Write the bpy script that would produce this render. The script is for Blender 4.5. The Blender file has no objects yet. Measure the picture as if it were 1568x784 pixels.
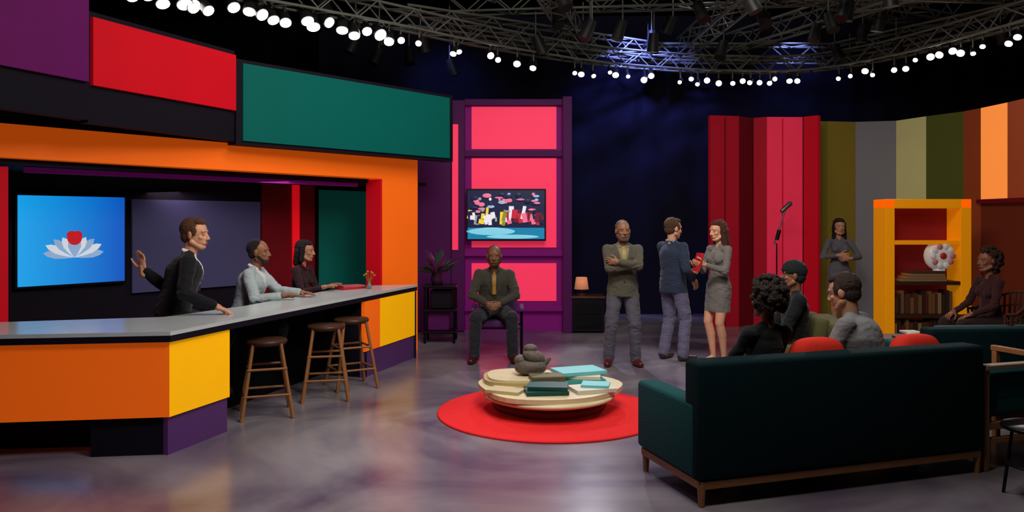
import bpy, bmesh, math, random
import numpy as np
from mathutils import Vector, Matrix, Euler, noise
random.seed(7)
V=Vector
sc=bpy.context.scene
COL=sc.collection
try:
    sc.view_settings.view_transform='Standard'
    sc.view_settings.look='None'
except Exception as e: print(e)

# ---------------------------------------------------------------- materials
def lin(c):
    c=c/255.0
    return c/12.92 if c<=0.04045 else ((c+0.055)/1.055)**2.4
_m={}
def M(name,rgb,rough=.5,emis=0,metal=0,bump=0,bs=40,var=0.0,vs=3,ergb=None,spec=.35,sss=0,sheen=0):
    if name in _m: return _m[name]
    m=bpy.data.materials.new(name); m.use_nodes=True
    nt=m.node_tree; b=nt.nodes['Principled BSDF']
    col=(lin(rgb[0]),lin(rgb[1]),lin(rgb[2]),1)
    b.inputs['Base Color'].default_value=col
    b.inputs['Roughness'].default_value=rough
    b.inputs['Metallic'].default_value=metal
    b.inputs['Specular IOR Level'].default_value=spec
    if sss:
        b.inputs['Subsurface Weight'].default_value=sss; b.inputs['Subsurface Radius'].default_value=(.012,.005,.003); b.inputs['Subsurface Scale'].default_value=1.0
    if sheen: b.inputs['Sheen Weight'].default_value=sheen
    if emis>0:
        e=ergb or rgb
        b.inputs['Emission Color'].default_value=(lin(e[0]),lin(e[1]),lin(e[2]),1)
        b.inputs['Emission Strength'].default_value=emis
    tc=nt.nodes.new('ShaderNodeTexCoord')
    if var>0:
        n=nt.nodes.new('ShaderNodeTexNoise'); n.inputs['Scale'].default_value=vs; n.inputs['Detail'].default_value=5
        nt.links.new(tc.outputs['Object'],n.inputs['Vector'])
        mx=nt.nodes.new('ShaderNodeMixRGB'); mx.blend_type='MIX'
        mx.inputs[1].default_value=tuple(min(1,c*(1-var)) for c in col[:3])+(1,)
        mx.inputs[2].default_value=tuple(min(1,c*(1+var)) for c in col[:3])+(1,)
        nt.links.new(n.outputs['Fac'],mx.inputs[0]); nt.links.new(mx.outputs[0],b.inputs['Base Color'])
    if bump>0:
        n2=nt.nodes.new('ShaderNodeTexNoise'); n2.inputs['Scale'].default_value=bs; n2.inputs['Detail'].default_value=3
        nt.links.new(tc.outputs['Object'],n2.inputs['Vector'])
        bp=nt.nodes.new('ShaderNodeBump'); bp.inputs['Strength'].default_value=bump; bp.inputs['Distance'].default_value=.02
        nt.links.new(n2.outputs['Fac'],bp.inputs['Height']); nt.links.new(bp.outputs[0],b.inputs['Normal'])
    _m[name]=m
    return m

# ---------------------------------------------------------------- mesh builder
class MB:
    def __init__(s):
        s.bm=bmesh.new(); s.mats=[]; s.X=Matrix.Identity(4)
    def mi(s,m):
        if m not in s.mats: s.mats.append(m)
        return s.mats.index(m)
    def add(s,vs,fs,mat,smooth=False):
        k=s.mi(mat); bv=[s.bm.verts.new(s.X@V(v)) for v in vs]
        for f in fs:
            try:
                fc=s.bm.faces.new([bv[i] for i in f]); fc.material_index=k; fc.smooth=smooth
            except ValueError: pass
    def addbm(s,t,mat,smooth=False):
        t.verts.ensure_lookup_table(); t.verts.index_update()
        s.add([v.co.copy() for v in t.verts],[[v.index for v in f.verts] for f in t.faces],mat,smooth); t.free()
    def box(s,c,size,mat,rz=0,bevel=0,seg=2,rot=None,smooth=False):
        t=bmesh.new(); bmesh.ops.create_cube(t,size=1)
        for v in t.verts: v.co=V((v.co.x*size[0],v.co.y*size[1],v.co.z*size[2]))
        if bevel: bmesh.ops.bevel(t,geom=list(t.edges),offset=bevel,segments=seg,affect='EDGES',profile=.5)
        R=(rot.to_matrix() if rot else Matrix.Rotation(rz,3,'Z'))
        for v in t.verts: v.co=R@v.co+V(c)
        s.addbm(t,mat,smooth)
    def cyl(s,p0,p1,r0,r1,mat,n=14,smooth=True):
        p0=V(p0);p1=V(p1);a=(p1-p0).normalized(); x=a.orthogonal().normalized(); y=a.cross(x)
        vs=[];
        for i in range(n):
            t=2*math.pi*i/n; d=x*math.cos(t)+y*math.sin(t); vs.append(p0+d*r0)
        for i in range(n):
            t=2*math.pi*i/n; d=x*math.cos(t)+y*math.sin(t); vs.append(p1+d*r1)
        s.add(vs,[[i,(i+1)%n,n+(i+1)%n,n+i] for i in range(n)],mat,smooth)
        s.add(vs[:n],[list(range(n))[::-1]],mat); s.add(vs[n:],[list(range(n))],mat)
    def ecyl(s,p0,p1,a0,b0,a1,b1,mat,side,n=24):
        p0=V(p0);p1=V(p1);ax=(p1-p0).normalized(); x=V(side); x=(x-ax*x.dot(ax)).normalized(); y=ax.cross(x)
        vs=[p0+x*a0*math.cos(2*math.pi*i/n)+y*b0*math.sin(2*math.pi*i/n) for i in range(n)]
        vs+=[p1+x*a1*math.cos(2*math.pi*i/n)+y*b1*math.sin(2*math.pi*i/n) for i in range(n)]
        s.add(vs,[[i,(i+1)%n,n+(i+1)%n,n+i] for i in range(n)]+[list(range(n))[::-1],list(range(n,2*n))],mat,True)
    def ball(s,c,r,mat,rot=None,e=1.0,u=20,w=12):
        if not hasattr(r,'__len__'): r=(r,r,r)
        t=bmesh.new(); bmesh.ops.create_uvsphere(t,u_segments=u,v_segments=w,radius=1)
        R=rot.to_matrix() if rot else Matrix.Identity(3)
        for v in t.verts:
            q=[math.copysign(abs(k)**e,k) for k in v.co]
            v.co=R@V((q[0]*r[0],q[1]*r[1],q[2]*r[2]))+V(c)
        s.addbm(t,mat,True)
    def cap(s,p0,p1,r0,r1,mat,side=None,wide=1.0,n=14):
        p0=V(p0);p1=V(p1);a=p1-p0
        a=a.normalized() if a.length>1e-6 else V((0,0,1))
        x=V(side) if side is not None else a.orthogonal()
        x=(x-a*x.dot(a)); x=x.normalized() if x.length>1e-6 else a.orthogonal().normalized()
        y=a.cross(x); rings=[]
        K=5
        for k in range(K+1):
            th=math.pi/2*k/K; rings.append((p0,-math.cos(th),math.sin(th),r0))
        for k in range(K+1):
            th=math.pi/2*k/K; rings.append((p1,math.sin(th),math.cos(th),r1))
        vs=[];fs=[]
        vs.append(p0-a*r0)
        for (p,h,q,r) in rings[1:-1]:
            for i in range(n):
                t=2*math.pi*i/n
                vs.append(p+a*h*r+(x*math.cos(t)*wide+y*math.sin(t))*q*r)
        vs.append(p1+a*r1); L=len(rings)-2
        for i in range(n): fs.append([0,1+(i+1)%n,1+i])
        for k in range(L-1):
            for i in range(n):
                A=1+k*n; B=A+n
                fs.append([A+i,A+(i+1)%n,B+(i+1)%n,B+i])
        A=1+(L-1)*n; E=len(vs)-1
        for i in range(n): fs.append([A+i,A+(i+1)%n,E])
        s.add(vs,fs,mat,True)
    def prism(s,pts,z0,z1,mat):
        n=len(pts)
        ar=sum(pts[i][0]*pts[(i+1)%n][1]-pts[(i+1)%n][0]*pts[i][1] for i in range(n))
        if ar<0: pts=pts[::-1]
        vs=[(p[0],p[1],z0) for p in pts]+[(p[0],p[1],z1) for p in pts]
        s.add(vs,[[i,(i+1)%n,n+(i+1)%n,n+i] for i in range(n)]+[list(range(n))[::-1],list(range(n,2*n))],mat)
    def wall(s,p0,p1,z0,z1,th,mat,off=0):
        p0=V((p0[0],p0[1]));p1=V((p1[0],p1[1]));d=(p1-p0).normalized(); nrm=V((-d.y,d.x))
        a=p0-nrm*off; b=p1-nrm*off; c=b+nrm*th; e=a+nrm*th
        s.prism([tuple(a),tuple(b),tuple(c),tuple(e)],z0,z1,mat)
    def lathe(s,prof,c,mat,n=28):
        c=V(c); vs=[]; 
        for (r,z) in prof:
            for i in range(n):
                t=2*math.pi*i/n; vs.append(c+V((r*math.cos(t),r*math.sin(t),z)))
        fs=[]
        for k in range(len(prof)-1):
            for i in range(n): fs.append([k*n+i,k*n+(i+1)%n,(k+1)*n+(i+1)%n,(k+1)*n+i])
        fs.append(list(range(n))[::-1]); L=(len(prof)-1)*n; fs.append(list(range(L,L+n)))
        s.add(vs,fs,mat,True)
    def mesh(s,name):
        me=bpy.data.meshes.new(name)
        bmesh.ops.recalc_face_normals(s.bm,faces=list(s.bm.faces))
        s.bm.to_mesh(me); s.bm.free()
        for m in s.mats: me.materials.append(m)
        return me
    def finish(s,name,loc=(0,0,0),rz=0,parent=None):
        ob=bpy.data.objects.new(name,s.mesh(name)); COL.objects.link(ob)
        ob.location=loc; ob.rotation_euler=(0,0,rz)
        if parent: ob.parent=parent
        return ob

# ---------------------------------------------------------------- palette
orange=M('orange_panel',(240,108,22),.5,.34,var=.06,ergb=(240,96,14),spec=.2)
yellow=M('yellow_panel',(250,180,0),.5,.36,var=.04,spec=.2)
purple=M('purple_panel',(84,48,104),.5,.06,var=.08,spec=.25)
plum=M('plum_wall',(118,16,106),.6,.16,var=.08,spec=.15)  # set-wall emission puts a glow into the colour instead of lamps
plumD=M('plum_dark',(76,18,78),.6,.08,var=.08,spec=.15)
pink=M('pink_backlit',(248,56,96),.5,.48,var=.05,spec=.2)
red=M('red_panel',(200,12,30),.6,.17,var=.06,spec=.12)
redD=M('red_dark',(104,12,24),.6,.03,var=.1,spec=.15)
teal=M('teal_panel',(0,92,84),.6,.12,var=.08,spec=.12)
navy=M('navy_dark',(20,17,28),.7,var=.1,spec=.12)
black=M('black_matte',(8,8,11),.8,bump=.1,spec=.1)
slate=M('slate_panel',(66,66,100),.6,.10,var=.05,spec=.15)
ctop=M('counter_top',(196,208,208),.2,var=.08,vs=8)
wood=M('warm_wood',(146,98,58),.45,bump=.15,bs=30,var=.2,vs=12)
woodD=M('dark_wood',(64,38,22),.45,bump=.15,bs=30,var=.2,vs=12)
metal=M('black_metal',(20,20,24),.4,metal=.6)
velvet=M('teal_velvet',(0,70,72),.75,bump=.3,bs=120,var=.15,vs=4,spec=.2)
velvetD=M('teal_velvet_shaded',(3,30,34),.85,bump=.3,bs=120,var=.15,vs=4,spec=.12)  # same velvet darkened, with the sofa back's shade put into the colour

# ---------------------------------------------------------------- room shell
b=MB(); b.box((0,6.5,-.05),(24,22,.1),M('x',(0,0,0)))
fl=b.finish('floor')
fm=bpy.data.materials.new('studio_floor'); fm.use_nodes=True; nt=fm.node_tree; pb=nt.nodes['Principled BSDF']
tc=nt.nodes.new('ShaderNodeTexCoord')
n1=nt.nodes.new('ShaderNodeTexNoise'); n1.inputs['Scale'].default_value=.5; n1.inputs['Detail'].default_value=5; n1.inputs['Distortion'].default_value=1.8
nt.links.new(tc.outputs['Object'],n1.inputs['Vector'])
cr=nt.nodes.new('ShaderNodeValToRGB'); cr.color_ramp.elements[0].position=.36; cr.color_ramp.elements[1].position=.66
cr.color_ramp.elements[0].color=(lin(84),lin(73),lin(94),1); cr.color_ramp.elements[1].color=(lin(138),lin(134),lin(138),1)
nt.links.new(n1.outputs['Fac'],cr.inputs[0]); nt.links.new(cr.outputs[0],pb.inputs['Base Color'])
n2=nt.nodes.new('ShaderNodeTexNoise'); n2.inputs['Scale'].default_value=2.0; n2.inputs['Detail'].default_value=6
nt.links.new(tc.outputs['Object'],n2.inputs['Vector'])
mr=nt.nodes.new('ShaderNodeMapRange'); mr.inputs[3].default_value=.12; mr.inputs[4].default_value=.32
nt.links.new(n2.outputs['Fac'],mr.inputs[0]); nt.links.new(mr.outputs[0],pb.inputs['Roughness'])
fl.data.materials[0]=fm

b=MB(); b.box((0,6.5,6.05),(24,22,.1),black); b.finish('ceiling')
b=MB(); b.box((0,17,3),(24,.2,6),black); b.finish('wall_back')
b=MB(); b.box((-11,6.5,3),(.2,22,6),black); b.finish('wall_left')
b=MB(); b.box((11,6.5,3),(.2,22,6),black); b.finish('wall_right')
b=MB(); b.box((0,-4,3),(24,.2,6),black); b.finish('wall_front')

drape=M('black_drape',(16,16,32),.85,spec=.1)  # bluish tint puts some of the blue haze into the fabric colour
b=MB(); vs=[];fs=[];N=160
for i in range(N+1):
    t=i/N; X=-3.5+ (14.0)*t; Y=14.2+.02*math.sin(i*.9)
    vs+= [(X,Y,0),(X,Y,5.4)]
for i in range(N): fs.append([2*i,2*i+2,2*i+3,2*i+1])
b.add(vs,fs,drape,True); b.finish('stage_drape')

# ---------------------------------------------------------------- presenter alcove (left)
D=V((.611,.792)); Nn=V((-.792,.611)); A0=V((-4.21,6.45)); B0=A0+Nn*1.3
def P(s,o=0): p=A0+D*s+Nn*o; return (p.x,p.y)
def Q(s,o=0): p=B0+D*s+Nn*o; return (p.x,p.y)
b=MB()
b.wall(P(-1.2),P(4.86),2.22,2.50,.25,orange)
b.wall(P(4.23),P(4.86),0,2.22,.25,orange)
b.wall(P(4.20,.0),P(4.235,.0),0,2.21,.26,red)
b.wall(P(-.9,.12),P(.10,.12),0,2.15,.2,red)
b.wall(P(-1.2,.03),P(5.3,.26),2.17,2.215,1.1,navy)
b.wall(P(.3,.3),P(4.1,.3),2.12,2.165,.05,plum)
b.wall(Q(-1.2),Q(6.0),0,2.6,.15,navy)
b.wall(Q(1.72),Q(3.34),.9,1.93,.03,slate,off=.04)
b.wall(Q(3.36),Q(4.18),0,2.16,.03,redD,off=.05)
b.wall(Q(3.80),Q(3.90),0,2.16,.03,M('red_strip',(225,14,30),.4,.5),off=.09)
b.wall(Q(4.22),Q(5.50),.3,2.11,.03,teal,off=.06)
b.wall(Q(4.18),Q(4.22),.3,2.15,.04,black,off=.08)
b.wall(Q(5.36),Q(5.5),.3,2.15,.04,black,off=.08)
b.wall(P(-1.2,.02),P(4.86,.02),2.5,3.3,.1,navy)
b.finish('wall_presenter_alcove')

b=MB()
F=[(-3.98,5.1),(-3.48,6.43),(-2.82,7.97)]
b.wall(F[0],F[1],2.52,3.9,.1,navy); b.wall(F[1],F[2],2.50,3.42,.1,navy)
b.wall((-4.0,5.05),(-3.49,6.41),2.83,3.9,.05,M('aubergine_panel',(98,20,90),.6,.08,var=.08,spec=.12),off=.04)
b.wall((-3.475,6.45),(-2.83,7.95),2.81,3.37,.05,red,off=.04)
b.finish('wall_fascia_curved')
b=MB()
b.wall((-2.80,7.95),(-.78,10.33),2.47,3.34,.16,navy)
b.wall((-2.755,8.0),(-.83,10.27),2.51,3.30,.03,teal,off=.02)
b.finish('wall_fascia_teal')

def tvframe(b,w,h,t=.04):
    b.box((0,.03,0),(w+.05,t,h+.05),metal,bevel=.006)
b=MB(); w,h=1.04,.90
tvframe(b,w,h)
tvm=bpy.data.materials.new('tv_blue_screen'); tvm.use_nodes=True; nt=tvm.node_tree; pb=nt.nodes['Principled BSDF']
tc=nt.nodes.new('ShaderNodeTexCoord'); sx=nt.nodes.new('ShaderNodeSeparateXYZ'); nt.links.new(tc.outputs['Object'],sx.inputs[0])
mr=nt.nodes.new('ShaderNodeMapRange'); mr.inputs[1].default_value=-.5; mr.inputs[2].default_value=.5
nt.links.new(sx.outputs[0],mr.inputs[0])
cr=nt.nodes.new('ShaderNodeValToRGB'); cr.color_ramp.elements[0].color=(lin(24),lin(165),lin(240),1); cr.color_ramp.elements[1].color=(lin(5),lin(90),lin(200),1)
nt.links.new(mr.outputs[0],cr.inputs[0]); nt.links.new(cr.outputs[0],pb.inputs['Emission Color']); pb.inputs['Emission Strength'].default_value=.9
pb.inputs['Base Color'].default_value=(0,0,0,1)
b.box((0,.005,0),(w,.012,h),tvm)
wht=M('screen_white',(225,235,245),.4,.5); rdd=M('screen_red',(205,30,40),.4,.5); ltb=M('screen_paleblue',(150,185,225),.4,.5)
for k,(ang,mm,L) in enumerate([(-82,ltb,.30),(82,ltb,.30),(-66,wht,.30),(66,wht,.30),(-48,ltb,.27),(48,ltb,.27),(-30,wht,.23),(30,wht,.23),(-12,ltb,.19),(12,ltb,.19)]):
    a=math.radians(ang); d=V((math.sin(a),0,math.cos(a)))
    pts=[];q=V((d.z,0,-d.x)); y=-.003-.0012*k
    for t,wd in [(0,.01),(.3,.03),(.6,.042),(.85,.028),(1,0)]:
        pts.append((t,wd))
    base=V((0.0,y,-.17))
    vs=[base+d*L*t+q*wd for t,wd in pts]+[base+d*L*t-q*wd for t,wd in pts[-2::-1]]
    b.add(vs,[list(range(len(vs)))],mm)
b.cyl((0,-.004,.02),(0,-.02,.02),.07,.07,rdd,n=24)
for sx_ in (-1,1): b.cyl((sx_*.03,-.004,.05),(sx_*.03,-.021,.05),.045,.045,rdd,n=20)
ctr=Q(1.10,-.07)
b.finish('wall_television',(ctr[0],ctr[1],1.495),math.atan2(D.y,D.x))

# ---------------------------------------------------------------- presenter counter
b=MB()
front=[(-4.4,5.35),(-2.45,5.62),(-2.25,6.3),(-1.18,9.75)]
back=[(-1.68,9.62),(-2.1,8.9),(-2.33,8.0),(-2.5,7.3),(-2.88,6.48),(-4.45,6.02)]
b.prism(front+back,.872,.90,ctop)
b.prism(front+back,.825,.870,navy)
def L2(t): return (-2.25+1.07*t,6.3+3.45*t)
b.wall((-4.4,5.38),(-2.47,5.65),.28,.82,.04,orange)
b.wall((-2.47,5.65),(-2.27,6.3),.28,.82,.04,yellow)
b.wall((-3.02,5.62),(-2.49,5.69),0,.27,.04,navy)
b.wall((-2.49,5.67),(-2.29,6.3),0,.28,.04,purple)
b.wall((-4.4,5.75),(-3.0,5.9),0,.28,.04,black)
b.wall((-2.30,6.3),(-2.85,6.42),0,.82,.03,black)
b.wall((-2.62,6.9),(-2.0,8.95),0,.82,.03,black)
b.wall(L2(.62),L2(.72),.28,.82,.04,orange)
b.wall(L2(.72),L2(.995),.28,.82,.04,yellow)
b.wall(L2(.62),L2(.995),0,.28,.05,purple,off=-.01)
p=L2(.625); b.wall((p[0]-.5,p[1]+.15),p,0,.82,.03,navy)
p=L2(.99); b.wall(p,(p[0]-.45,p[1]-.12),0,.82,.03,navy)
b.finish('presenter_counter')

b=MB(); b.box((0,0,.012),(.34,.22,.024),M('book_red',(180,40,50),.5),rz=.9,bevel=.004); b.box((.02,0,.034),(.28,.18,.02),M('book_pink',(200,90,100),.5),rz=.7,bevel=.004)
b.finish('notebook',(-1.90,9.14,.90))
b=MB(); b.lathe([(.02,0),(.028,.02),(.024,.05),(.012,.07),(.016,.085)],(0,0,0),M('vase_glass',(120,130,120),.2))
gs=M('stem_green',(110,130,40),.6)
for k in range(6):
    a=k*1.05; tip=V((math.cos(a)*.06,math.sin(a)*.06,.16+.02*(k%3)))
    b.cyl((0,0,.07),tip,.003,.002,gs,n=6); b.ball(tip,(.014,.014,.01),M('flower_yellow',(170,160,50),.6),u=8,w=6)
b.finish('flower_vase',(-1.66,9.12,.90))

# ---------------------------------------------------------------- bar stools
def stool(loc,rz,name='bar_stool',h=.66):
    b=MB(); b.lathe([(.0,h-.045),(.165,h-.045),(.18,h-.02),(.17,h),(.0,h+.005)],(0,0,0),woodD)
    f=[(.21,.21),(-.21,.21),(-.21,-.21),(.21,-.21)]
    for (x,y) in f: b.cyl((x,y,0),(x*.55,y*.55,h-.03),.018,.015,wood,n=10)
    for z,k in ((.2,.9),(.42,.75)):
        for i in range(4):
            p=f[i];q=f[(i+1)%4]; b.cyl((p[0]*k,p[1]*k,z),(q[0]*k,q[1]*k,z),.011,.011,wood,n=8)
    return b.finish(name,loc,rz)
stool((-2.15,6.86,0),math.radians(20))
stool((-1.78,7.50,0),math.radians(12),h=.70)
stool((-1.64,8.00,0),math.radians(30),h=.70)

# ---------------------------------------------------------------- magenta set wall
b=MB(); y=12.0
b.box((-.25,y+.1,1.77),(2.3,.12,3.54),plum)
b.box((.835,y-.02,1.77),(.13,.4,3.58),plumD)
b.box((-.82,y-.03,1.77),(.2,.2,3.5),plumD,bevel=.01)
for z in (3.5,2.72,1.20,.36): b.box((.03,y,z),(1.5,.12,.09),plumD if z>2 else plum)
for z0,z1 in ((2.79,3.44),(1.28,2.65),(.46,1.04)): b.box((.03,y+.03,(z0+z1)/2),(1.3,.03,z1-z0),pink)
b.box((-.86,y-.14,2.2),(.09,.02,1.9),pink)
b.box((-1.2,y-.02,1.77),(.55,.1,3.5),plumD)
b.finish('wall_magenta')
b=MB(); w,h=1.16,.74; tvframe(b,w,h)
def sm(n,c): return M('scr_'+n,c,.3,.72)
sd=sm('navy',(24,30,62)); st=sm('teal',(24,120,160)); sy=sm('yellow',(225,195,60)); sp=sm('pink',(215,110,140)); sr=sm('red',(180,36,56)); sg=sm('grey',(140,145,150)); so=sm('olive',(130,130,50)); swh=sm('white',(215,215,225)); scy=sm('cyan',(120,195,215)); sdr=sm('maroon',(100,24,44))
b.box((0,.005,0),(w,.012,h),sd)
b.box((0,-.003,-.28),(w,.006,.17),st)
b.ball((-.22,-.005,-.25),(.38,.003,.06),scy); b.ball((.1,-.006,-.33),(.4,.002,.03),scy)
R_=random.Random(11)
for i in range(46):
    x=-.55+1.1*i/45+R_.uniform(-.02,.02); hh=R_.uniform(.05,.2); z=-.17+R_.uniform(0,.12)
    c=R_.choice([sy,sg,so,sy,sd,swh]) if x<0 else R_.choice([sr,sp,sdr,sr,sp,swh,sd])
    b.box((x,-.008-.0006*i,z+hh/2),(R_.uniform(.03,.09),.003,hh),c,rot=Euler((0,R_.uniform(-.25,.25),0)))
for i in range(40):
    x=R_.uniform(-.50,.50); z=R_.uniform(.02,.32)
    b.ball((x,-.038-.0004*i,z),(R_.uniform(.02,.07),.002,R_.uniform(.012,.034)),R_.choice([swh,sp,ltb,sd,sg,sp,sp,sd]),u=12,w=8)
b.finish('television',(-.09,11.84,1.78))

# ---------------------------------------------------------------- red and striped set walls (right)
b=MB()
R1=M('crimson',(160,18,36),.65,.12,var=.08,spec=.12); R2=M('crimson_dark',(104,14,26),.7,.06,var=.08,spec=.1); R3=M('rose_red',(222,48,78),.6,.26,var=.05,spec=.12); R4=M('red_edge',(186,14,34),.6,.14,spec=.1)  # emission adds glow to these reds; R2 is the darker stripe colour
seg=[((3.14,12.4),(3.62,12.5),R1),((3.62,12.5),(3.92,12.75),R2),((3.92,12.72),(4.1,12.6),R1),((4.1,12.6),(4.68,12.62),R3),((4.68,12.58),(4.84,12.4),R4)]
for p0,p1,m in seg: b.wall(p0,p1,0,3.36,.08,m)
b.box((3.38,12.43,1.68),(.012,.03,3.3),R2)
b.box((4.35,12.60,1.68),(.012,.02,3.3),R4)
b.finish('wall_red')
b=MB()
seg=[((4.86,12.9),(5.2,12.92),(96,88,30)),((5.2,12.92),(5.70,13.0),(114,100,36)),((5.70,13.0),(6.3,12.85),(112,112,116)),((6.3,12.85),(6.5,12.3),(190,184,124)),((6.5,12.3),(6.77,11.75),(74,80,30)),((6.77,11.75),(6.82,11.4),(140,62,30))]
for i,(p0,p1,c) in enumerate(seg): b.wall(p0,p1,0,3.33,.08,M('stripe_%d'%i,c,.6,.12,var=.06,spec=.12))  # stripe emission puts extra glow into the wall colours
br=M('brown_panel',(112,46,28),.6,.05,var=.1,spec=.12); ol=M('orange_lit',(255,146,64),.5,.62,var=.05); bo=M('burnt',(170,76,40),.5,.12)
b.wall((6.82,11.4),(6.86,10.85),1.98,3.33,.08,ol); b.wall((6.82,11.4),(6.86,10.85),0,1.98,.08,br)
b.wall((6.86,10.85),(6.9,8.8),1.98,3.33,.08,bo); b.wall((6.86,10.85),(6.9,8.8),0,1.98,.08,br)
b.wall((6.80,11.4),(6.88,8.8),1.94,2.0,.06,R2,off=.05)
b.finish('wall_striped')

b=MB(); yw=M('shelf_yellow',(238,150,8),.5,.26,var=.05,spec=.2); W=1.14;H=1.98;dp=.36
for x in (-W/2+.06,W/2-.07): b.box((x,0,H/2),(.12 if x<0 else .14,dp,H),yw,bevel=.006)
b.box((0,0,H-.06),(W,dp,.12),yw,bevel=.006)
for z in (1.40,.86,.42,.05): b.box((0,0,z),(W-.2,dp-.02,.05),yw if z>1 else woodD)
b.box((0,dp/2-.01,H/2),(W-.1,.02,H-.05),M('shelf_back_red',(120,16,24),.6,.08))
bm_=[M('bk%d'%i,c,.6) for i,c in enumerate([(80,50,34),(120,84,50),(50,36,30),(150,120,80),(90,30,26)])]
for z in (.45,.08):
    x=-.4
    while x<.36:
        t=random.uniform(.03,.06); hh=random.uniform(.2,.32); b.box((x,-.02,z+hh/2),(t,.2,hh),random.choice(bm_)); x+=t+.004
for k in range(4): b.box((-.05+.02*k,-.05,.90+.035*k),(.6-.06*k,.22,.03),random.choice(bm_))
b.finish('bookshelf',(5.54,10.6,0))
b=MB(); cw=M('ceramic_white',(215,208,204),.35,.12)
b.ball((0,0,.2),(.2,.11,.2),cw)
for a in range(10): b.ball((.13*math.cos(a*.63),-.1,.2+.13*math.sin(a*.63)),(.04,.02,.04),M('ceramic_pink',(215,140,140),.4) if a%3==0 else cw,u=10,w=8)
b.ball((.0,-.11,.2),(.045,.02,.045),M('ceramic_red',(190,50,50),.4),u=10,w=8)
b.cyl((0,0,0),(0,0,.04),.08,.06,cw)
b.finish('ceramic_sculpture',(5.72,10.5,1.025))

b=MB(); b.lathe([(.0,0),(.15,0),(.15,.015),(.03,.03),(.0,.03)],(0,0,0),metal); b.cyl((0,0,.02),(0,0,1.35),.012,.010,metal,n=8)
gm=M('steel_grey',(110,100,104),.35,metal=.7)
b.cyl((-.04,0,1.33),(.14,0,1.88),.012,.012,gm,n=8); b.cap((.08,0,1.84),(.2,0,1.95),.03,.038,gm); b.cyl((.0,0,1.4),(.04,0,1.55),.03,.03,metal)
b.finish('microphone_stand',(4.02,11.9,0))

# ---------------------------------------------------------------- rug + coffee table
b=MB(); b.lathe([(.0,0),(1.0,0),(1.0,.012),(.985,.018),(.0,.018)],(0,0,0),M('rug_red',(226,42,44),.9,.05,bump=.5,bs=200,var=.08,vs=30,spec=.1),n=72)
b.finish('round_rug',(.34,6.95,0))
b=MB(); cream=M('table_cream',(214,202,160),.35,var=.1,vs=6); creamD=M('table_cream_low',(184,164,112),.4,var=.1,vs=6)
b.lathe([(.0,.0),(.42,.0),(.50,.03),(.52,.08),(.50,.11),(.0,.11)],(0,0,0),woodD,n=48)
b.lathe([(.0,.11),(.52,.11),(.58,.13),(.58,.155),(.54,.165),(.0,.165)],(0,-.02,0),cream,n=64)
def blob(cx,cy,rx,ry,ph,n=40):
    return [(cx+rx*math.cos(t)*(1+.08*math.sin(3*t+ph)),cy+ry*math.sin(t)*(1+.06*math.sin(2*t+ph))) for t in [2*math.pi*i/n for i in range(n)]]
b.prism(blob(0,.02,.64,.60,.4),.165,.205,cream)
b.prism(blob(-.26,.22,.36,.34,1.4),.205,.245,creamD)
b.prism(blob(-.24,.22,.34,.32,1.4),.245,.262,cream)
b.finish('coffee_table',(.33,7.0,.018))
tb=.225
b=MB()
tm=M('book_teal',(60,150,150),.5); tg=M('book_green',(12,70,64),.5); pc=M('paper',(205,205,188),.7); aq=M('book_aqua',(110,196,196),.5)
for k,(x,yy,sx_,sy_,mm,r) in enumerate([(.24,.2,.50,.34,tm,.2),(.26,.2,.44,.3,pc,-.1),(.28,.22,.44,.3,aq,.35)]):
    b.box((x,yy,.02+.034*k),(sx_,sy_,.032),mm,rz=r,bevel=.003)
for k,(x,yy,sx_,sy_,mm,r) in enumerate([(-.04,-.30,.36,.26,tg,.1),(-.02,-.28,.34,.24,tg,-.1)]):
    b.box((x,yy,.018+.034*k),(sx_,sy_,.032),mm,rz=r,bevel=.003)
b.box((.36,-.2,.015),(.36,.26,.03),pc,rz=.3); b.box((.40,-.16,.042),(.24,.2,.02),aq,rz=-.2); b.box((-.38,-.26,.012),(.3,.2,.024),M('mag',(190,176,130),.5),rz=-.4)
b.box((-.02,-.02,.05),(.3,.2,.1),M('box_olive',(96,92,60),.6),rz=.15,bevel=.01)
b.finish('book_stack',(.33,7.0,tb))
b=MB(); pot=M('stone_brown',(92,84,74),.6,bump=.6,bs=30,var=.3,vs=15)
b.ball((0,0,.07),(.15,.11,.075),pot,e=.85); b.ball((.03,0,.16),(.11,.09,.065),pot,rot=Euler((.1,.3,.4))); b.ball((-.09,0,.13),(.06,.06,.05),pot); b.ball((.0,.01,.235),(.065,.055,.04),pot); b.cap((.12,0,.08),(.17,.0,.14),.028,.02,pot)
b.finish('stone_sculpture',(.17,7.2,tb+.06))

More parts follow.
